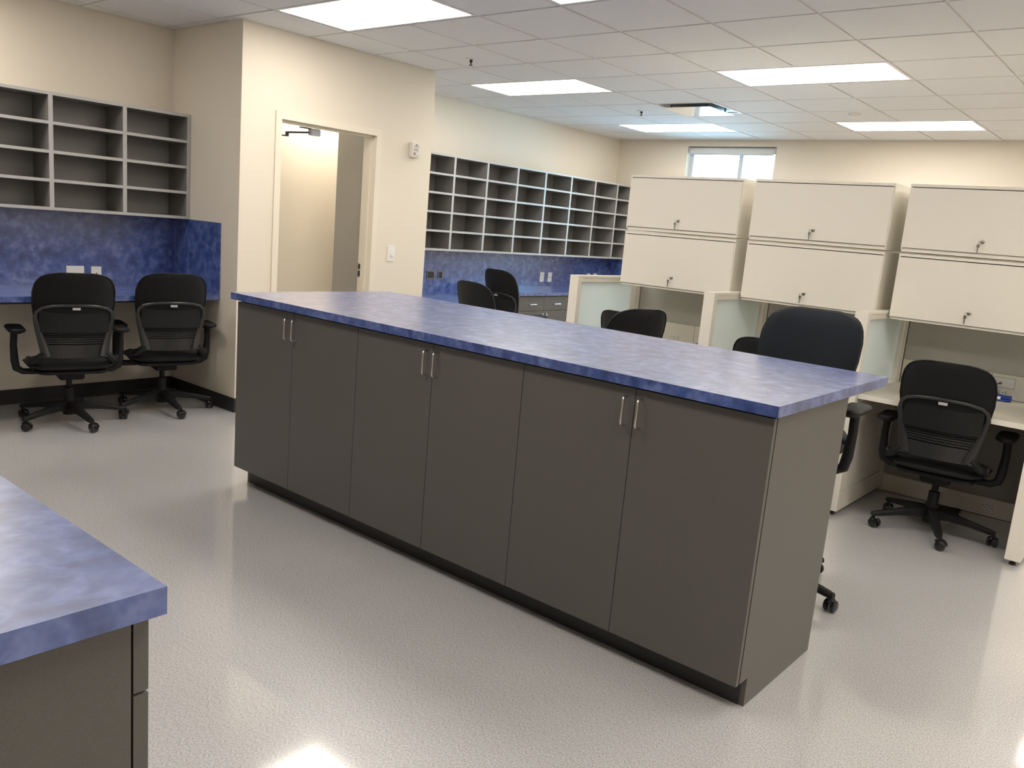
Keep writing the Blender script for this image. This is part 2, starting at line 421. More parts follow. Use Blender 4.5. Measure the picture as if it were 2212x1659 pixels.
def light_labels():
    return {(-1, 0): 'bright recessed ceiling light panel nearest the doorway wall, at the top left of the picture',
            (-1, -3): 'bright recessed ceiling light panel cut off by the top edge above the island',
            (3, -3): 'large bright ceiling light panel above the second and third overhead cabinets',
            (3, 1): 'bright ceiling light panel nearest the end of the doorway wall, before the mail slots',
            (7, 1): 'farthest narrow-looking ceiling light panel, just before the high window',
            (7, -3): 'farthest ceiling light panel to the right of the high window',
            }
LL = light_labels()
def troffer(x0, y0_, label, group):
    cx, cy_ = x0+T/2, y0_+T
    t = thing('ceiling_light', label, 'ceiling light', (cx, cy_, H), group)
    a, b2 = T/2-0.009, T-0.009
    m = MB(); f = 0.022
    m.box(cx-a, cx+a, cy_-b2, cy_-b2+f, H, H+0.0075); m.box(cx-a, cx+a, cy_+b2-f, cy_+b2, H, H+0.0075)
    m.box(cx-a, cx-a+f, cy_-b2+f, cy_+b2-f, H, H+0.0075); m.box(cx+a-f, cx+a, cy_-b2+f, cy_+b2-f, H, H+0.0075)
    m.build('light_frame', 'grid', t)
    m = MB(); m.box(cx-a+f, cx+a-f, cy_-b2+f, cy_+b2-f, H+0.0035, H+0.0070); m.build('light_lens', 'lens', t)
    return t
for (i, j) in LIGHTS:
    if (i, j) in LL: troffer(GX+i*T, GY+j*T, LL[(i, j)], 'recessed ceiling light panels')
    else: troffer(GX+i*T, GY+j*T, 'unseen recessed ceiling light panel beyond the edges of the picture', 'ceiling lights outside the picture')
# closet lamp
t = thing('ceiling_light', 'ceiling light inside the small room behind the doorway', 'ceiling light', (4.70, 6.2, H))
m = MB(); m.box(4.40, 5.0, 6.05, 6.38, H-0.045, H+0.008); m.build('light_frame', 'grid', t)
m = MB(); m.box(4.42, 4.98, 6.07, 6.36, H-0.05, H-0.045); m.build('light_lens', 'lens_small', t)

# air diffuser
dx, dy = GX+5*T, GY+0*T; cx, cy_ = dx+T/2, dy+T/2
t = thing('air_diffuser', 'square ceiling air diffuser with a glossy white plate reflecting the window', 'air vent', (cx, cy_, H))
a = T/2-0.009
m = MB(); f = 0.018
m.box(cx-a, cx+a, cy_-a, cy_-a+f, H-0.002, H+0.0075); m.box(cx-a, cx+a, cy_+a-f, cy_+a, H-0.002, H+0.0075)
m.box(cx-a, cx-a+f, cy_-a+f, cy_+a-f, H-0.002, H+0.0075); m.box(cx+a-f, cx+a, cy_-a+f, cy_+a-f, H-0.002, H+0.0075)
m.build('vent_frame', 'plate', t)
boxpart('throat', t, 'diffuser_in', cx-a+f, cx+a-f, cy_-a+f, cy_+a-f, H+0.004, H+0.0078)
boxpart('face_plate', t, 'diffuser', cx-a+0.05, cx+a-0.05, cy_-a+0.05, cy_+a-0.05, H-0.028, H-0.024)
for sx in (-1, 1):
    for sy in (-1, 1):
        m = MB(); m.box(cx+sx*0.18-0.006, cx+sx*0.18+0.006, cy_+sy*0.18-0.006, cy_+sy*0.18+0.006, H-0.024, H+0.004); m.build('hanger', 'diffuser_in', t)
# sprinklers, detector
for (x, y, lab) in ((4.82, 4.618, 'small fire sprinkler head in the ceiling tile near the doorway wall'), (7.259, 4.608, 'small fire sprinkler head beside the square air diffuser')):
    t = thing('sprinkler', lab, 'sprinkler', (x, y, H), 'ceiling sprinklers')
    m = MB(); m.lathe([(0.042, 0), (0.040, -0.006), (0.015, -0.008)], (x, y, H), 'z', 20); m.build('escutcheon', 'plate', t)
    m = MB(); m.lathe([(0.012, -0.006), (0.012, -0.024), (0.005, -0.030), (0.005, -0.044), (0.016, -0.046), (0.016, -0.049)], (x, y, H), 'z', 12); m.build('sprinkler_nozzle', 'toe', t)
t = thing('smoke_detector', 'round white smoke detector dome near the far right light panel', 'smoke detector', (7.669, 2.688, H))
m = MB(); m.lathe([(0.055, 0), (0.055, -0.018), (0.045, -0.032), (0.02, -0.038), (0.0, -0.038)], (7.669, 2.688, H), 'z', 24); m.build('detector_body', 'plate', t)

# ------------------------------------------------------------------ island
IZ1, IZ0 = 1.0477, 1.012
ct = thing('countertop', 'long mottled blue laminate worktop of the central island', 'countertop', (2.96, 2.43, IZ0))
m = MB(); m.box(2.416, 3.507, 0.936, 3.925, IZ0, IZ1); m.build('worktop_slab', 'blue', ct)
BX0, BX1, KX, DZ0, DF = 2.4408, 3.106, 2.5295, 0.1056, 2.4428
def handle_v(parent, x, y, z0, z1, r=0.0042, out=0.032):
    m = MB(); c = 0.010
    pts = [(x, y, z0), (x-out+c, y, z0), (x-out+0.003, y, z0+0.003), (x-out, y, z0+c), (x-out, y, z1-c), (x-out+0.003, y, z1-0.003), (x-out+c, y, z1), (x, y, z1)]
    m.tube(pts, r, 10); o = m.build('handle', 'chrome', parent); return o
ys = [3.9004, 2.9215, 1.947, 0.9524]
labs = ['taupe island cabinet at the far left end of the row', 'taupe island cabinet in the middle of the row', 'taupe island cabinet at the near right end with the visible end panel']
for k in range(3):
    ya, yb = ys[k], ys[k+1]
    t = thing('base_cabinet', labs[k], 'cabinet', (2.8, (ya+yb)/2, 0), 'island base cabinets')
    th = 0.019; cx0 = DF+0.0235
    m = MB(); 
    # carcass: two sides with toe notch, bottom, back, top rail
    for ys_ in (ya-th, yb):
        prof = [(cx0, DZ0), (KX, DZ0), (KX, 0), (BX1, 0), (BX1, IZ0), (cx0, IZ0)]
        vs = [(x, y, z) for y in (ys_, ys_+th) for x, z in prof]
        n = len(prof)
        m.add(vs, [tuple(range(n)), tuple(range(n, 2*n))[::-1]] + [(i, i+n, (i+1) % n+n, (i+1) % n) for i in range(n)])
    m.box(cx0, BX1, yb+th, ya-th, DZ0, DZ0+th); m.box(BX1-0.006, BX1, yb+th, ya-th, DZ0+th, IZ0)
    m.box(cx0, cx0+0.09, yb+th, ya-th, IZ0-th, IZ0)
    m.build('cabinet_body', 'taupe', t)
    boxpart('toe_kick', t, 'toe', KX-0.003, KX-0.0002, yb+th if k == 2 else yb, ya-th if k == 0 else ya, 0, DZ0)
    mid = (ya+yb)/2 + (0.0 if k else 0.0)
    for (p, q, hs) in ((mid+0.0015, ya-0.0015, 1), (yb+0.0015, mid-0.0015, -1)):
        dr = boxpart('door', t, 'taupe', DF, DF+0.019, p, q, DZ0-0.002, IZ0-0.010)
        hy = (p+0.028) if hs == 1 else (q-0.028)
        handle_v(dr, DF, hy, 0.872, 0.972)

# ------------------------------------------------------------------ near left counter
ct = thing('countertop', 'mottled blue worktop corner in the near left foreground', 'countertop', (0.0, 2.0, IZ0))
m = MB(); m.box(-0.40, 0.4769, 0.899, 3.1, IZ0+0.002, IZ1+0.002); m.build('worktop_slab', 'blue', ct)
y_ = 0.929; k = 0
labs = ['taupe drawer cabinet with its end panel showing in the near left foreground', 'taupe drawer cabinet behind the first one under the near left worktop', 'taupe drawer cabinet farthest back under the near left worktop']
while k < 3:
    ya, yb = y_, y_+0.70
    t = thing('drawer_cabinet', labs[k], 'cabinet', (0.1, (ya+yb)/2, 0), 'drawer cabinets under the near left worktop')
    m = MB(); m.box(-0.35, 0.447, ya, yb, 0.105, IZ0+0.002); m.box(-0.28, 0.37, ya, yb, 0, 0.105)
    m.build('cabinet_body', 'taupe', t)
    for z0, z1 in ((0.903, IZ0-0.004), (0.64, 0.899), (0.372, 0.636), (0.105, 0.368)):
        dr = boxpart('drawer', t, 'taupe', 0.4505, 0.4695, ya+0.001, yb-0.002, z0, z1)
        m = MB(); ym = (ya+yb)/2; zc = (z0+z1)/2
        m.tube([(0.4695, ym-0.05, zc), (0.497, ym-0.05, zc), (0.5015, ym-0.045, zc), (0.5015, ym+0.045, zc), (0.497, ym+0.05, zc), (0.4695, ym+0.05, zc)], 0.0042, 8)
        m.build('handle', 'chrome', dr)
    y_ = yb; k += 1

# ------------------------------------------------------------------ left alcove desk and splash
LZ1, LZ0, LY = 0.835, 0.800, 5.544
ct = thing('desk_counter', 'mottled blue desk counter in the left alcove behind the two chairs', 'countertop', (1.5, 5.9, LZ0))
m = MB(); m.box(-1.2, XA-0.0005, LY, YL-0.001, LZ0, LZ1); m.build('worktop_slab', 'blue', ct)
m = MB(); m.box(-1.2, -1.18, LY+0.02, YL-0.001, 0, LZ0); m.box(-1.18, XA-0.001, YL-0.021, YL-0.001, LZ0-0.10, LZ0-0.0)
m.build('support', 'taupe', ct)
bs = thing('backsplash', 'dark mottled blue backsplash under the left wall shelves', 'backsplash', (2.0, YL, LZ1))
boxpart('back_panel', bs, 'blue', -1.2, XA-0.001, YL-0.010, YL-0.001, LZ1+0.0005, 1.366)
boxpart('side_panel', bs, 'blue', XA-0.010, XA-0.001, LY, YL-0.010, LZ1+0.0005, 1.3543)

def cubby(label, xs, y0_, y1_, z0, z1, rows, group, tv=0.028, th=0.020):
    """xs: divider centre lines incl. both ends"""
    t = thing('cubby_shelf', label, 'shelf unit', ((xs[0]+xs[-1])/2, y1_, z0), group)
    mt = ['cub', 'edge']; fm = {'y-': 1}
    X0_, X1_ = xs[0]-tv/2, xs[-1]+tv/2
    boxpart('back_panel', t, mt, X0_+0.001, X1_-0.001, y1_-0.006, y1_-0.0005, z0+th, z1-th)
    boxpart('top_panel', t, mt, X0_, X1_, y0_, y1_-0.001, z1-th, z1, fm=fm)
    boxpart('bottom_panel', t, mt, X0_, X1_, y0_, y1_-0.001, z0, z0+th, fm=fm)
    for q, x in enumerate(xs):
        boxpart('side_panel' if q in (0, len(xs)-1) else 'divider', t, mt, x-tv/2, x+tv/2, y0_, y1_-0.007, z0+th, z1-th, fm=fm)
    rh = (z1-z0-th)/rows
    for a_, b_ in zip(xs[:-1], xs[1:]):
        for r_ in range(1, rows):
            zc = z0+rh*r_
            boxpart('shelf', t, mt, a_+tv/2, b_-tv/2, y0_+0.0005, y1_-0.007, zc, zc+th, fm=fm)
    return t
CY = 5.98
cubby('grey open cubby shelves on the left alcove wall above the two chairs', [1.381, 1.865, 2.349, 2.834, XA-0.016], CY, YL, 1.3543, 2.1093, 4, 'wall cubby shelves')
cubby('long bank of dark open mail cubbies on the far wall', [XB+0.015]+[6.1257+0.4906*q for q in range(-1, 7)]+[XW-0.015], CY, YL, 1.2085, 2.1462, 5, 'wall cubby shelves')

# ------------------------------------------------------------------ far counters
FX = 6.774; LO1, LO0 = 0.736, 0.695
ct = thing('desk_counter', 'lower blue desk counter on the far wall beside the drawers', 'countertop', (6, 5.9, LO0))
m = MB(); m.box(XB+0.001, FX-0.02, LY, YL-0.001, LO0, LO1); m.build('worktop_slab', 'blue', ct)
boxpart('support', ct, 'taupe', XB+0.002, FX-0.021, YL-0.02, YL-0.001, LO0-0.1, LO0)
ct = thing('countertop', 'higher blue worktop above the drawer cabinets on the far wall', 'countertop', (8, 5.9, LZ0))
m = MB(); m.box(FX, XW-0.001, LY, YL-0.001, LZ0, LZ1); m.build('worktop_slab', 'blue', ct)
boxpart('end_panel', ct, 'blue', FX-0.019, FX, LY, YL-0.001, LO0, LZ1)
bs = thing('backsplash', 'mottled blue backsplash under the long bank of far mail cubbies', 'backsplash', (7.0, YL, LZ1))
m = MB(); m.box(XB+0.001, FX-0.0195, YL-0.010, YL-0.001, LO1+0.0005, 1.2085); m.box(FX-0.0195, XW-0.001, YL-0.010, YL-0.001, LZ1+0.0005, 1.2085)
m.build('back_panel', 'blue', bs)
boxpart('side_panel', bs, 'blue', XW-0.010, XW-0.001, LY, YL-0.010, LZ1+0.0005, 1.2085)
DFY = 5.572
labs = ['taupe cabinet with two drawers over doors next to the lower blue desk', 'taupe drawer cabinet second along the far wall, half hidden by the cream partition', 'taupe drawer cabinet in the far corner behind the cream partitions']
for k in range(3):
    xa = FX+0.03+0.864*k; xb = xa+0.862
    t = thing('drawer_cabinet', labs[k], 'cabinet', ((xa+xb)/2, 5.9, 0), 'drawer cabinets on the far wall')
    m = MB(); m.box(xa, xb, DFY+0.021, YL-0.012, 0.10, LZ0); m.box(xa, xb, DFY+0.08, YL-0.012, 0, 0.10); m.build('cabinet_body', 'taupe', t)
    xm = (xa+xb)/2
    for (p, q, s_) in ((xa+0.002, xm-0.0015, 1), (xm+0.0015, xb-0.002, -1)):
        dr = boxpart('drawer', t, 'taupe', p, q, DFY, DFY+0.019, 0.636, LZ0-0.01)
        c_ = (p+q)/2; m = MB(); m.tube([(c_-0.055, DFY, 0.706), (c_-0.055, DFY-0.028, 0.706), (c_+0.055, DFY-0.028, 0.706), (c_+0.055, DFY, 0.706)], 0.006, 8); m.build('handle', 'chrome', dr)
        dr = boxpart('door', t, 'taupe', p, q, DFY, DFY+0.019, 0.10, 0.632)
        hx = (q-0.03) if s_ == 1 else (p+0.03); m = MB()
        m.tube([(hx, DFY, 0.60), (hx, DFY-0.022, 0.60), (hx, DFY-0.03, 0.592), (hx, DFY-0.03, 0.508), (hx, DFY-0.022, 0.50), (hx, DFY, 0.50)], 0.006, 8); m.build('handle', 'chrome', dr)

# ------------------------------------------------------------------ wall plates
def plate_y(name, label, cat, x0, x1, z0, z1, y, gangs, kind, group=None):
    """plate on a wall facing -y"""
    t = thing(name, label, cat, ((x0+x1)/2, y, (z0+z1)/2), group)
    m = MB(); m.rbox(x0, x1, y-0.006, y-0.0002, z0, z1, 0.004, axis='y'); m.build('cover_plate', 'plate', t)
    w_ = (x1-x0)/gangs
    for g_ in range(gangs):
        c_ = x0+w_*(g_+0.5); zc = (z0+z1)/2
        if kind == 'outlet':
            for dz in (-0.02, 0.02):
                m = MB(); m.rbox(c_-0.016, c_+0.016, y-0.0085, y-0.005, zc+dz-0.014, zc+dz+0.014, 0.010, axis='y')
                o = m.build('receptacle', 'plate', t)
                m = MB(); m.box(c_-0.008, c_-0.005, y-0.0092, y-0.0083, zc+dz-0.003, zc+dz+0.007); m.box(c_+0.005, c_+0.008, y-0.0092, y-0.0083, zc+dz-0.003, zc+dz+0.007)
                m.box(c_-0.002, c_+0.002, y-0.0092, y-0.0083, zc+dz-0.010, zc+dz-0.006); m.build('slot', 'dark', o)
        elif kind == 'data':
            m = MB()
            for dx_ in (-0.012, 0.012): m.box(c_+dx_-0.006, c_+dx_+0.006, y-0.0075, y-0.0055, zc-0.008, zc+0.004)
            m.build('data_jack', 'print', t)
    return t
ys_ = YL-0.010
plate_y('wall_outlet', 'white double-gang outlet plate above the left chair back', 'outlet', 2.535, 2.658, 0.853, 0.968, ys_, 2, 'data', 'outlets on the left backsplash')
t = plate_y('wall_outlet', 'white single outlet plate with a red dot in the left alcove', 'outlet', 2.707, 2.780, 0.853, 0.966, ys_, 1, 'none', 'outlets on the left backsplash')
m = MB(); m.lathe([(0.006, -0.004), (0.006, 0.0), (0.0, 0.0)], (2.744, ys_-0.006, 0.915), 'y', 12)
M['red'] = mat('dark_red_plug', (0.22, 0.05, 0.03), 0.4); m.build('red_button', 'red', t)
for x0, x1, lab in ((6.082, 6.184, 'wide uncovered electrical box showing bare metal in the far backsplash'), (6.243, 6.306, 'narrow uncovered electrical box in the far backsplash')):
    t = thing('electrical_box', lab, 'electrical box', ((x0+x1)/2, ys_, 0.945), 'uncovered boxes in the far backsplash')
    m = MB(); f = 0.008
    m.box(x0, x1, ys_-0.004, ys_-0.0005, 0.903, 0.985)
    m.build('box_recess', 'dark', t)
    m = MB(); m.box(x0, x0+f, ys_-0.007, ys_-0.004, 0.903, 0.985); m.box(x1-f, x1, ys_-0.007, ys_-0.004, 0.903, 0.985); m.box(x0+f, x1-f, ys_-0.007, ys_-0.004, 0.903, 0.903+f); m.box(x0+f, x1-f, ys_-0.007, ys_-0.004, 0.985-f, 0.985)
    m.build('box_rim', 'brass', t)
plate_y('wall_outlet', 'white outlet plate peeking out behind the swivel chair on the far wall', 'outlet', 7.055, 7.130, 0.884, 0.998, ys_, 1, 'outlet', 'outlets on the far backsplash')
plate_y('wall_outlet', 'white outlet above the far drawers, left of its pair', 'outlet', 7.966, 8.046, 0.881, 0.997, ys_, 1, 'outlet', 'outlets on the far backsplash')
plate_y('wall_outlet', 'white plate above the far drawers, right of its pair', 'outlet', 8.122, 8.202, 0.881, 0.997, ys_, 1, 'data', 'outlets on the far backsplash')
plate_y('wall_outlet', 'white outlet just above the first cream partition, left of two', 'outlet', 8.942, 9.022, 0.881, 0.997, ys_, 1, 'outlet', 'outlets on the far backsplash')
plate_y('wall_outlet', 'white outlet just above the first cream partition, right of two', 'outlet', 9.090, 9.170, 0.881, 0.997, ys_, 1, 'outlet', 'outlets on the far backsplash')
# switch
t = thing('light_switch', 'white light switch on the wall right of the doorway', 'light switch', (4.757, YD, 1.2))
m = MB(); m.rbox(4.716, 4.800, YD-0.006, YD-0.0002, 1.135, 1.262, 0.004, axis='y'); m.build('cover_plate', 'plate', t)
m = MB(); m.rbox(4.741, 4.775, YD-0.008, YD-0.0055, 1.165, 1.235, 0.004, axis='y'); m.build('switch_insert', 'plate', t)
m = MB(); m.lathe([(0.010, 0.0), (0.008, -0.012), (0.0, -0.013)], (4.762, YD-0.008, 1.185), 'y', 14); m.build('knob', 'plate', t)
# fire alarm
t = thing('fire_alarm', 'small white fire alarm horn with FIRE lettering on the wall right of the doorway', 'fire alarm', (4.93, YD, 2.06))
ax0, ax1, az0, az1 = 4.892, 4.978, 2.000, 2.122
m = MB(); m.rbox(ax0, ax1, YD-0.040, YD-0.0003, az0, az1, 0.010, axis='y'); m.build('alarm_body', 'alarm', t)
m = MB(); m.lathe([(0.008, -0.003), (0.008, 0), (0, 0)], (4.938, YD-0.042, 2.103), 'y', 12); m.build('strobe_dot', 'print', t)
m = MB()
for q in range(3): m.box(ax0+0.026, ax1-0.014, YD-0.0415, YD-0.0395, 2.083+q*0.005, 2.085+q*0.005)
m.box(ax0+0.018, ax0+0.040, YD-0.0415, YD-0.0395, 2.018, 2.042); m.box(ax0+0.050, ax0+0.072, YD-0.0415, YD-0.0395, 2.014, 2.018)
m.build('grille', 'print', t)
cu = bpy.data.curves.new('lettering', 'FONT'); cu.body = 'FIRE'; cu.size = 0.030; cu.extrude = 0.0006; cu.align_x = 'CENTER'
tmp = bpy.data.objects.new('lettering', cu); COL.objects.link(tmp); bpy.context.view_layer.update()
me = bpy.data.meshes.new_from_object(tmp, depsgraph=bpy.context.evaluated_depsgraph_get()); bpy.data.objects.remove(tmp)
me.materials.clear(); me.materials.append(M['print'])
lo = bpy.data.objects.new('lettering', me); COL.objects.link(lo); lo.parent = t
lo.rotation_euler = (R(90), 0, 0); lo.location = (4.936-4.93, -0.0405, 2.052-2.06)

# ------------------------------------------------------------------ workstations
PX, PXB, PT, PZ = 4.8905, 5.748, 0.0732, 1.2064
PY = [3.5505, 2.4877, 1.5391, 0.5905]
labs = ['cream partition with a pale aqua frosted pane, farthest left of the row', 'cream partition between the first and second workstations', 'cream partition right behind the island end, between second and third workstations', 'cream partition at the right edge of the picture']
for k, y1 in enumerate(PY):
    y0_ = y1-PT
    t = thing('partition_screen', labs[k], 'partition', (5.3, (y0_+y1)/2, 0), 'workstation side partitions')
    ym = (y0_+y1)/2; fd = 0.028
    m = MB()
    m.box(PX, PX+0.045, y0_, y1, 0.028, PZ)
    m.build('end_post', 'white', t)
    m = MB(); m.box(PX+0.045, PXB-0.002, y0_, y1, PZ-0.014, PZ); m.box(PX+0.045, PXB-0.002, y0_+0.006, y1-0.006, PZ-0.046, PZ-0.014)
    m.build('top_rail', 'white', t)
    m = MB(); m.box(PXB-0.10, PXB-0.052, y0_+0.004, y1-0.004, 0.028, PZ-0.046); m.box(PXB-0.050, PXB-0.002, y0_, y1, 0.028, PZ-0.046)
    m.build('rear_post', 'white', t)
    m = MB(); m.box(PX+0.045, PXB-0.10, ym-fd/2, ym+fd/2, 0.745, PZ-0.046); m.build('frosted_pane', 'frost', t)
    m = MB(); m.box(PX+0.045, PXB-0.10, y0_+0.002, y1-0.002, 0.148, 0.745); m.build('lower_panel', 'white', t)
    m = MB(); m.box(PX+0.045, PXB-0.10, y0_, y1, 0.028, 0.144); m.build('base_rail', 'white', t)
    for fx in (PX+0.03, PXB-0.06):
        m = MB(); m.lathe([(0.016, 0), (0.016, 0.012), (0.008, 0.014), (0.008, 0.03)], (fx, ym, 0), 'z', 14); m.build('foot', 'foot', t)
# desks
labs = ['cream desktop in the first workstation under the left overhead cabinets', 'cream desktop in the second workstation behind the tall chair', 'cream desktop in the third workstation with a coiled blue cable']
for k in range(3):
    ya, yb = PY[k]-PT-0.002, PY[k+1]+0.002
    t = thing('desk', labs[k], 'desk', (5.3, (ya+yb)/2, 0), 'workstation desks')
    m = MB(); m.box(4.9302, PXB-0.002, yb, ya, 0.708, 0.7362); m.build('desktop', ['desk', 'white'], t)
    t.children[0].data.polygons[4].material_index = 1
    m = MB()
    for yy in (ya-0.014, yb+0.004):
        prof = [(4.98, 0.708), (PXB-0.01, 0.708), (PXB-0.01, 0.62), (PXB-0.05, 0.62), (5.0, 0.69)]
        n = len(prof); vs = [(x, y, z) for y in (yy, yy+0.010) for x, z in prof]
        m.add(vs, [tuple(range(n)), tuple(range(n, 2*n))[::-1]] + [(i, i+n, (i+1) % n+n, (i+1) % n) for i in range(n)])
    m.build('bracket', 'white', t)
# spine screens, one per workstation
CZ1, CZM, CZ0, CX = 1.9452, 1.5525, 1.160, 5.2413
labs = ['grey tackboard screen behind the first workstation desk', 'grey tackboard screen behind the second workstation desk', 'grey tackboard screen behind the third workstation desk with outlets']
def rc_plate(t, y0_, y1_, z0, z1, x=PXB, n=2):
    m = MB(); m.rbox(x-0.006, x-0.0005, y0_, y1_, z0, z1, 0.004, axis='x'); o = m.build('outlet_plate', 'plate', t)
    m = MB(); w_ = (y1_-y0_)/n; zc = (z0+z1)/2; hh = (z1-z0)
    for q in range(n):
        c_ = y0_+w_*(q+0.5)
        for dz in (-0.2, 0.2): m.box(x-0.0072, x-0.0058, c_-0.011, c_-0.001, zc+dz*hh-0.0016, zc+dz*hh+0.0016)
        m.box(x-0.0072, x-0.0058, c_+0.007, c_+0.012, zc-0.002, zc+0.003)
    m.build('slot', 'dark', o)
for k in range(3):
    ya, yb = PY[k]-PT+0.004, PY[k+1]-PT+0.004
    if k == 0: pass
    t = thing('privacy_screen', labs[k], 'partition', (5.8, (ya+yb)/2, 0), 'workstation back screens')
    m = MB(); m.box(PXB+0.012, PXB+0.07, yb, ya, 0.0, CZ1-0.02); m.build('screen_frame', 'white', t)
    a_, b_ = ya-0.004, PY[k+1]+0.0
    boxpart('tackboard', t, 'tack', PXB, PXB+0.012, b_+0.002, a_-0.004, 0.888, CZ0+0.05)
    yc = a_-0.51 if k == 0 else (a_+b_)/2 - 0.08
    boxpart('lower_tile', t, 'white', PXB+0.001, PXB+0.012, yc+0.0015, a_-0.004, 0.740, 0.886)
    boxpart('lower_tile', t, 'white', PXB+0.001, PXB+0.012, b_+0.002, yc-0.0015, 0.740, 0.886)
    boxpart('under_panel', t, 'under', PXB+0.001, PXB+0.012, b_+0.002, a_-0.004, 0.120, 0.705)
    boxpart('base_raceway', t, 'white', PXB-0.004, PXB+0.012, b_+0.002, a_-0.004, 0.004, 0.116)
    boxpart('side_joint', t, 'foot', PXB-0.001, PXB+0.011, a_-0.0038, a_+0.0005, 0.74, CZ0)
    oy = {0: 3.155, 1: 1.90, 2: 0.916}[k]
    rc_plate(t, oy-0.069, oy, 0.762, 0.792)
    for q in (0.30, 0.60):
        rc_plate(t, a_-q-0.07, a_-q, 0.045, 0.092, x=PXB-0.004)
    if k == 2:
        m = MB(); m.box(PXB-0.002, PXB+0.001, 0.818, 0.945, 0.806, 0.868); o = m.build('data_plate', 'plate', t)
        m = MB(); y0_, y1_, z0, z1, q = 0.818, 0.945, 0.806, 0.868, 0.003
        m.box(PXB-0.004, PXB-0.002, y0_, y1_, z0, z0+q); m.box(PXB-0.004, PXB-0.002, y0_, y1_, z1-q, z1); m.box(PXB-0.004, PXB-0.002, y0_, y0_+q, z0+q, z1-q); m.box(PXB-0.004, PXB-0.002, y1_-q, y1_, z0+q, z1-q)
        m.build('plate_rim', 'tack', o)
        m = MB(); m.box(PXB-0.016, PXB-0.002, 0.889, 0.901, 0.826, 0.838); m.build('data_jack', 'brass', o)
# blue cable coil
t = thing('network_cable', 'coiled blue network cable lying on the third desk and plugged into the wall', 'cable', (5.66, 0.885, 0.7362))
m = MB(); pts = []
for q in range(260):
    an = 2*math.pi*q/26; w_ = 0.010*math.sin(an*1.37+1) ; rr_ = 0.062+0.010*math.sin(q*0.37)
    pts.append((5.655+0.6*rr_*math.cos(an)*0.9, 0.885+rr_*math.sin(an)*1.05, 0.7362+0.0045+0.004*(q/26) % 0.030+0.002*math.sin(q*0.9)+0.001))
m.tube(pts, 0.0035, 6); m.build('cable_coil', 'cable', t)
m = MB()
bez = [(5.69, 0.905, 0.752), (5.70, 0.92, 0.775), (5.705, 0.925, 0.795), (5.71, 0.918, 0.815), (5.72, 0.906, 0.828), (PXB-0.016, 0.895, 0.832)]
m.tube(bez, 0.003, 8); m.build('cable_lead', 'cable', t)
m = MB(); m.tube([(5.612, 0.86, 0.758), (5.610, 0.905, 0.758)], 0.009, 8); m.build('twist_tie', 'plate', t)
o = tag(MB().build('network_cable', 'darkcable') if False else (lambda mm: (mm.tube([(5.70, 2.925, 0.7392), (5.66, 2.93, 0.745), (5.69, 2.87, 0.778), (5.735, 2.86, 0.80)], 0.004, 8), mm.build('network_cable', 'darkcable'))[1])(MB()), 'short dark cable end on the first workstation desk beside the partition', 'cable')

# overhead cabinets
def overhead(y1, z0, z1, label, upper):
    W = 0.8674; y0_ = y1-W; depth = 0.372
    t = thing('overhead_cabinet', label, 'cabinet', (CX+depth/2, y1-W/2, z0), 'stacked overhead cabinets')
    m = MB(); xf = CX+0.018; xb = CX+depth; th = 0.016
    m.box(CX, xb, y0_, y1, z1-th, z1)                       # top
    m.box(xf, xb, y0_, y1, z0+0.004, z0+th)           # bottom
    m.box(CX+0.004, xb, y0_, y0_+th*0.6, z0+th, z1-th); m.box(CX+0.004, xb, y1-th*0.6, y1, z0+th, z1-th)
    m.box(xb-0.01, xb, y0_+th*0.6, y1-th*0.6, z0+th, z1-th)
    m.build('cabinet_body', 'white', t)
    b0 = 0.028 if upper else 0.020
    m = MB(); m.box(CX+0.010, CX+0.019, y0_+0.004, y1-0.004, z0+0.004, z0+b0-0.002); m.build('bottom_rail', 'white', t)
    dr = boxpart('door', t, 'white', CX-0.001, CX+0.017, y0_+0.008, y1-0.002, z0+b0, z1-th-0.005)
    ly = y1-W*0.485; lz = z0+0.090
    m = MB(); m.lathe([(0.011, 0.0), (0.011, -0.006), (0.008, -0.008), (0, -0.008)], (CX-0.001, ly, lz), 'x', 16); m.build('lock', 'steel', dr)
    m = MB(); an = 0.25 + random.uniform(-.1, .1)
    m.tube([(CX-0.009, ly, lz), (CX-0.022, ly+0.001, lz)], 0.0022, 8)
    m.tube([(CX-0.020, ly+0.008+0.010*math.cos(a_), lz-0.006+0.010*math.sin(a_)) for a_ in [2*math.pi*q/14 for q in range(14)]], 0.0012, 6, closed=True)
    m.rbox(CX-0.021, CX-0.019, ly+0.006, ly+0.022, lz-0.034, lz-0.013, 0.007, axis='x')
    m.box(CX-0.021, CX-0.019, ly+0.011, ly+0.017, lz-0.062, lz-0.034)
    m.build('key', 'steel', dr)
    return t
ordn = ['left', 'middle', 'right']
for k, y1 in enumerate((3.3528, 2.4041, 1.4555)):
    overhead(y1, CZM+0.003, CZ1, 'cream overhead cabinet with key in lock, top of the %s stack' % ordn[k], True)
    overhead(y1, CZ0, CZM-0.004, 'cream overhead cabinet with key in lock, bottom of the %s stack' % ordn[k], False)

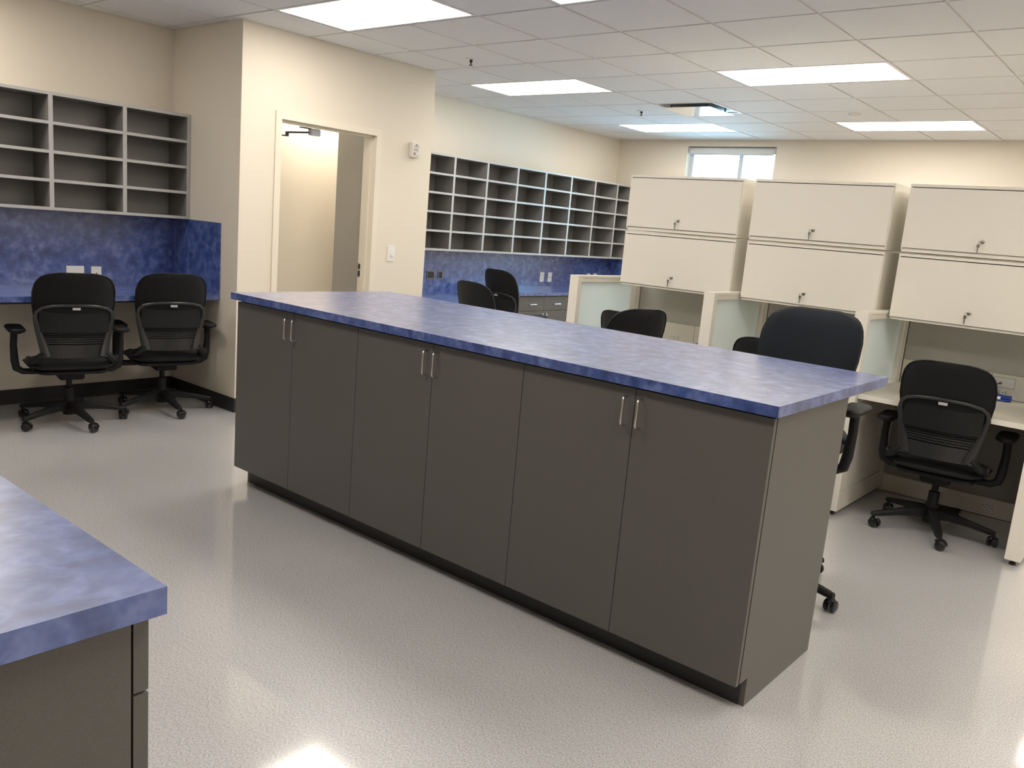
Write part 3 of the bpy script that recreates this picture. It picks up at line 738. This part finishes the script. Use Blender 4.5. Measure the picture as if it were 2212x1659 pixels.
# ------------------------------------------------------------------ chairs
def interp(tab, z):
    for (a, va), (b_, vb) in zip(tab[:-1], tab[1:]):
        if z <= b_:
            f = (z-a)/(b_-a); return va+(vb-va)*f
    return tab[-1][1]
def make_chair(seat=0.435, base_r=0.322, foot_ring=False, fab='fabric', lab='', grp='black swivel chairs'):
    root = thing('office_chair', lab, 'chair', (0, 0, 0), grp)
    dz = seat-0.435; sd = dz-0.022
    # seat cushion
    m = MB(); nx, ny = 20, 18; top = []; 
    def seat_pt(i, j, side):
        u = -1+2*i/nx; v_ = -1+2*j/ny
        # superellipse mapping
        k_ = 0.86; x = 0.255*u*math.sqrt(1-0.32*v_*v_*v_*v_) ; y = 0.01+0.245*v_*math.sqrt(1-0.32*u*u*u*u)
        e = max(abs(u), abs(v_)); edge = max(0.0, 1-e**5)
        zt = sd + 0.458 - 0.030*max(0, v_)**2 - 0.008*(1-u*u)*(1-v_*v_)
        if side: return (x, y, zt - 0.028*(1-edge))
        return (x*0.97, y*0.97, zt - 0.030-0.034*edge)
    for side in (1, 0):
        vs = [seat_pt(i, j, side) for j in range(ny+1) for i in range(nx+1)]
        fs = [(j*(nx+1)+i, j*(nx+1)+i+1, (j+1)*(nx+1)+i+1, (j+1)*(nx+1)+i) for j in range(ny) for i in range(nx)]
        if not side: fs = [f[::-1] for f in fs]
        m.add(vs, fs, 0, True)
    n1 = (nx+1)*(ny+1); rim = [i for i in range(nx+1)]+[(j)*(nx+1)+nx for j in range(1, ny+1)]+[ny*(nx+1)+i for i in range(nx-1, -1, -1)]+[j*(nx+1) for j in range(ny-1, 0, -1)]
    for a_, b_ in zip(rim, rim[1:]+rim[:1]): m.f.append((b_, a_, a_+n1, b_+n1)); m.mi.append(0); m.sm.append(True)
    m.build('seat', fab, root)
    # seat pan
    m = MB(); m.rbox(-0.20, 0.20, -0.20, 0.20, sd+0.376, sd+0.396, 0.06, n=5); m.rbox(-0.075, 0.075, -0.12, 0.12, sd+0.325, sd+0.378, 0.02)
    m.tube([(-0.10, 0.02, sd+0.355), (-0.27, 0.03, sd+0.355)], 0.008, 8); m.tube([(0.10, 0.05, sd+0.355), (0.26, 0.05, sd+0.355)], 0.008, 8)
    m.build('seat_mechanism', 'plastic', root)
    # backrest
    HW = [(0.505, 0.140), (0.53, 0.172), (0.60, 0.192), (0.70, 0.216), (0.80, 0.230), (0.88, 0.230), (0.93, 0.220), (0.965, 0.200), (0.985, 0.172), (0.997, 0.135), (1.003, 0.09)]
    YC = [(0.50, -0.225), (0.58, -0.215), (0.66, -0.222), (0.75, -0.242), (0.85, -0.268), (0.95, -0.298), (1.01, -0.318)]
    zs = [0.505, 0.515, 0.53, 0.56, 0.60, 0.65, 0.70, 0.75, 0.80, 0.84, 0.88, 0.91, 0.935, 0.955, 0.97, 0.982, 0.991, 0.998, 1.003]
    nx = 18; m = MB()
    def by(x, z): return interp(YC, z) + 0.9*x*x
    for side in (1, 0):
        vs = []
        for z in zs:
            hw = interp(HW, z)
            vz = (z-0.505)/(1.003-0.505)
            for i in range(nx+1):
                u = -1+2*i/nx; x = hw*u
                e = max(abs(u)**6, abs(2*vz-1)**10); th = 0.055*(1-e)+0.012
                y = by(x, z) + (th*0.62 if side else -th*0.30)
                vs.append((x, y, z+dz))
        n_ = len(zs)
        fs = [(j*(nx+1)+i, j*(nx+1)+i+1, (j+1)*(nx+1)+i+1, (j+1)*(nx+1)+i) for j in range(n_-1) for i in range(nx)]
        if side: fs = [f[::-1] for f in fs]
        m.add(vs, fs, 0, True)
    n1 = (nx+1)*len(zs); ny = len(zs)-1
    rim = [i for i in range(nx+1)]+[(j)*(nx+1)+nx for j in range(1, ny+1)]+[ny*(nx+1)+i for i in range(nx-1, -1, -1)]+[j*(nx+1) for j in range(ny-1, 0, -1)]
    for a_, b_ in zip(rim, rim[1:]+rim[:1]): m.f.append((a_, b_, b_+n1, a_+n1)); m.mi.append(0); m.sm.append(True)
    bk = m.build('backrest', fab, root)
    # piping along the rim
    m = MB(); pts = []
    for z in zs[2:]: pts.append((interp(HW, z)*1.0, by(interp(HW, z), z)-0.006, z+dz))
    pts2 = [(-x, y, z) for x, y, z in pts[::-1]]
    m.tube(pts+pts2, 0.004, 6); m.build('piping', 'plastic', bk)
    # rear frame arc
    m = MB(); off = 0.030
    half = [(0.158, 0.475), (0.170, 0.53), (0.188, 0.60), (0.206, 0.67), (0.216, 0.72), (0.211, 0.757), (0.185, 0.782), (0.13, 0.796), (0.065, 0.802), (0.0, 0.803)]
    pts = [(x, by(x, z)-off, z+dz) for x, z in half]; pts = pts+[(-x, y, z) for x, y, z in pts[:-1][::-1]]
    rad = [0.030, 0.028, 0.022, 0.017, 0.013, 0.011, 0.0095, 0.009, 0.009, 0.009]; rad = rad+rad[:-1][::-1]
    m.tube(pts, rad, 8, flat=0.8)
    fr = m.build('back_frame', 'greyplastic', root)
    m = MB(); m.box(-0.022, 0.022, by(0, .79)-off-0.013, by(0, .79)-off-0.006, dz+0.776, dz+0.790); m.build('tag', 'tag', fr)
    # lower rear slats and lumbar plate
    def strip(name, z0, z1, hw, oo, mt, thick=0.006):
        m = MB(); n = 12; vs = []
        for zz in (z0, z1):
            for yy in (0, -thick):
                for i in range(n+1):
                    x = -hw+2*hw*i/n; vs.append((x, by(x, (z0+z1)/2)-oo+yy, zz+dz))
        L = n+1; fs = []
        for i in range(n):
            fs += [(i, i+1, L+i+1, L+i), (2*L+i, 3*L+i, 3*L+i+1, 2*L+i+1), (i, 2*L+i, 2*L+i+1, i+1), (L+i, L+i+1, 3*L+i+1, 3*L+i)]
        fs += [(0, L, 3*L, 2*L), (n, 2*L+n, 3*L+n, L+n)]
        m.add(vs, fs); return m.build(name, mt, root)
    strip('rear_shell', 0.628, 0.785, 0.195, 0.024, 'plastic')
    for q in range(5): strip('slat', 0.558+q*0.0140, 0.5675+q*0.0140, 0.180, 0.026, 'greyplastic' if q < 3 else 'plastic', 0.007)
    strip('lumbar_plate', 0.470, 0.552, 0.150, 0.022, 'greyplastic', 0.006)
    # lower uprights reaching the mechanism
    for s in (-1, 1):
        m = MB(); m.tube([(s*0.165, by(0.165, .5)-off, dz+0.500), (s*0.215, -0.205, dz+0.455), (s*0.238, -0.12, dz+0.425), (s*0.20, -0.02, sd+0.385)], [0.028, 0.032, 0.024, 0.014], 10, flat=0.75)
        m.lathe([(0.026, 0.0), (0.030, 0.010*s), (0.026, 0.020*s), (0.0, 0.022*s)], (s*0.240, -0.16, dz+0.445), 'x', 16)
        m.build('back_upright', 'plastic', root)
        # arm
        m = MB(); m.tube([(s*0.17, 0.0, sd+0.366), (s*0.26, 0.0, sd+0.370), (s*0.296, -0.002, sd+0.392), (s*0.305, -0.005, sd+0.44), (s*0.310, -0.01, sd+0.54), (s*0.306, -0.015, dz+0.602)], [0.014, 0.016, 0.019, 0.019, 0.016, 0.016], 10, flat=1.25)
        ap = m.build('arm_post', 'plastic', root)
        m = MB(); cx_ = s*0.300
        m.rbox(cx_-0.050, cx_+0.050, -0.140, 0.115, dz+0.612, dz+0.636, 0.046, n=6); m.rbox(cx_-0.032, cx_+0.032, -0.08, 0.06, dz+0.598, dz+0.613, 0.02, n=4)
        m.build('armrest', 'plastic', root)
    # gas column
    m = MB(); m.lathe([(0.038, 0.055), (0.040, 0.085), (0.036, 0.15), (0.030, 0.175), (0.029, 0.235), (0.018, 0.24), (0.018, dz+0.33)], (0, 0, 0), 'z', 20); m.build('gas_column', 'plastic', root)
    if foot_ring:
        m = MB(); m.tube([(0.20*math.cos(2*math.pi*q/28), 0.20*math.sin(2*math.pi*q/28), 0.26) for q in range(28)], 0.010, 8, closed=True)
        for q in range(4):
            an = math.pi/4+q*math.pi/2; m.tube([(0.03*math.cos(an), 0.03*math.sin(an), 0.25), (0.195*math.cos(an), 0.195*math.sin(an), 0.26)], 0.008, 6)
        m.build('foot_ring', 'plastic', root)
    return root
def add_base(root, star, r, sub=0.0):
    """five legs with casters; star = world-independent angle in the chair frame"""
    for q in range(5):
        an = star+2*math.pi*q/5; c_, s_ = math.cos(an), math.sin(an)
        m = MB(); rc = r-0.0
        n = 6; vs = []
        for d_, w_, zt, zb in ((0.02, 0.030, 0.148, 0.080), (0.10, 0.026, 0.135, 0.090), (0.20, 0.022, 0.115, 0.083), (r-0.02, 0.019, 0.094, 0.068), (r+0.012, 0.014, 0.088, 0.066)):
            for (a_, zz) in ((-w_, zb), (w_, zb), (w_, zt-0.008), (w_*0.55, zt), (-w_*0.55, zt), (-w_, zt-0.008)):
                vs.append((d_*c_-a_*s_, d_*s_+a_*c_, zz))
        fs = []
        for k_ in range(4):
            for i in range(n): fs.append((k_*n+i, k_*n+(i+1) % n, (k_+1)*n+(i+1) % n, (k_+1)*n+i))
        fs.append(tuple(range(n))[::-1]); fs.append(tuple(4*n+i for i in range(n)))
        m.add(vs, fs); lg = m.build('leg', 'plastic', root)
        # caster
        yaw = an+random.uniform(-1.2, 1.2); ax, ay = math.cos(yaw), math.sin(yaw)   # axle direction
        px, py = r*c_, r*s_
        ox, oy = -ay*0.012, ax*0.012
        m = MB(); m.tube([(px, py, 0.075), (px, py, 0.052)], 0.008, 8)
        for sgn in (-1, 1):
            base = Vector((px+ox, py+oy, 0.0275)); axd = Vector((ax, ay, 0))
            e1 = Vector((-ay, ax, 0)); e2 = Vector((0, 0, 1)); seg = 18; vs = []
            prof = [(0.012, 0.006), (0.0265, 0.008), (0.0273, 0.014), (0.0265, 0.022), (0.020, 0.026), (0.006, 0.0265)]
            for rr_, hh in prof:
                for k_ in range(seg):
                    t_ = 2*math.pi*k_/seg; vs.append(base+axd*(hh*sgn)+e1*rr_*math.cos(t_)+e2*rr_*math.sin(t_))
            fs = [(i*seg+k_, i*seg+(k_+1) % seg, (i+1)*seg+(k_+1) % seg, (i+1)*seg+k_) for i in range(len(prof)-1) for k_ in range(seg)]
            fs += [tuple(range(seg)), tuple((len(prof)-1)*seg+k_ for k_ in range(seg))[::-1]]
            m.add(vs, fs, 0, True)
        # hood
        hood = []
        for i in range(9):
            t_ = math.pi*(0.02+0.80*i/8); hood.append(Vector((px+ox, py+oy, 0.0275))+Vector((-ay, ax, 0))*0.030*math.cos(t_)+Vector((0, 0, 0.031*math.sin(t_))))
        m.tube(hood, 0.0075, 6)
        m.build('caster', 'wheel', lg)

def copy_tree(o, parent=None):
    c = o.copy(); COL.objects.link(c)
    if parent is not None: c.parent = parent
    for ch in list(o.children): copy_tree(ch, c)
    return c

proto = make_chair(lab='proto')
def place(root, x, y, heading, sz=1.0, label='', grp='black swivel chairs', tilt=0.0):
    """heading: azimuth (deg) the chair faces; chair local +y is forward"""
    root.location = (x, y, 0); root.rotation_euler = (0, 0, R(heading-90)); root.scale = (1, 1, sz)
    root['label'] = label; root['group'] = grp
add_base(proto, R(-90), 0.322)
CH = [
    (2.285, 5.600, 77, 1.0, -90, 'black swivel chair on the left under the alcove cubby shelves'),
    (2.945, 5.655, 77, 1.0, -97, 'black swivel chair in the alcove corner beside the doorway wall'),
    (5.110, 1.015, 4, 1.0, 202, 'black swivel chair fully in view at the right workstation desk'),
    (4.87, 1.90, 2, 1.0, 10, 'black chair mostly hidden behind the tall chair, at the second desk'),
    (4.45, 2.875, 72, 1.085, 30, 'black swivel chair turned aslant before the first cream desk'),
    (5.12, 3.00, -10, 1.0, 0, 'black chair just peeking out at the left of the slanted chair'),
    (5.27, 4.55, -8, 1.04, 20, 'black swivel chair standing free in front of the blue far counter'),
    (6.33, 5.20, -8, 1.09, 60, 'black swivel chair at the low blue desk on the far wall'),
]
def turn_base(root, world_star, heading, made):
    for ch in root.children:
        if ch.name.startswith('leg'): ch.rotation_euler = (0, 0, R(world_star-(heading-90)-made))
protos = [proto]+[copy_tree(proto) for _ in CH[1:]]
for c, (x, y, hd, sz, st_, lab) in zip(protos, CH):
    place(c, x, y, hd, sz, lab); turn_base(c, st_, hd, -90)
# taller drafting chair tucked on the far side of the island
st = make_chair(seat=0.685, foot_ring=True, fab='fabric_n', lab='x')
add_base(st, R(-90), 0.36)
place(st, 3.585, 1.375, 182, 1.0, 'tall black counter-height chair facing the island, its back above the worktop', 'black swivel chairs')
turn_base(st, 260, 182, -90)

for o in bpy.data.objects:
    if '_w' in o: del o['_w']
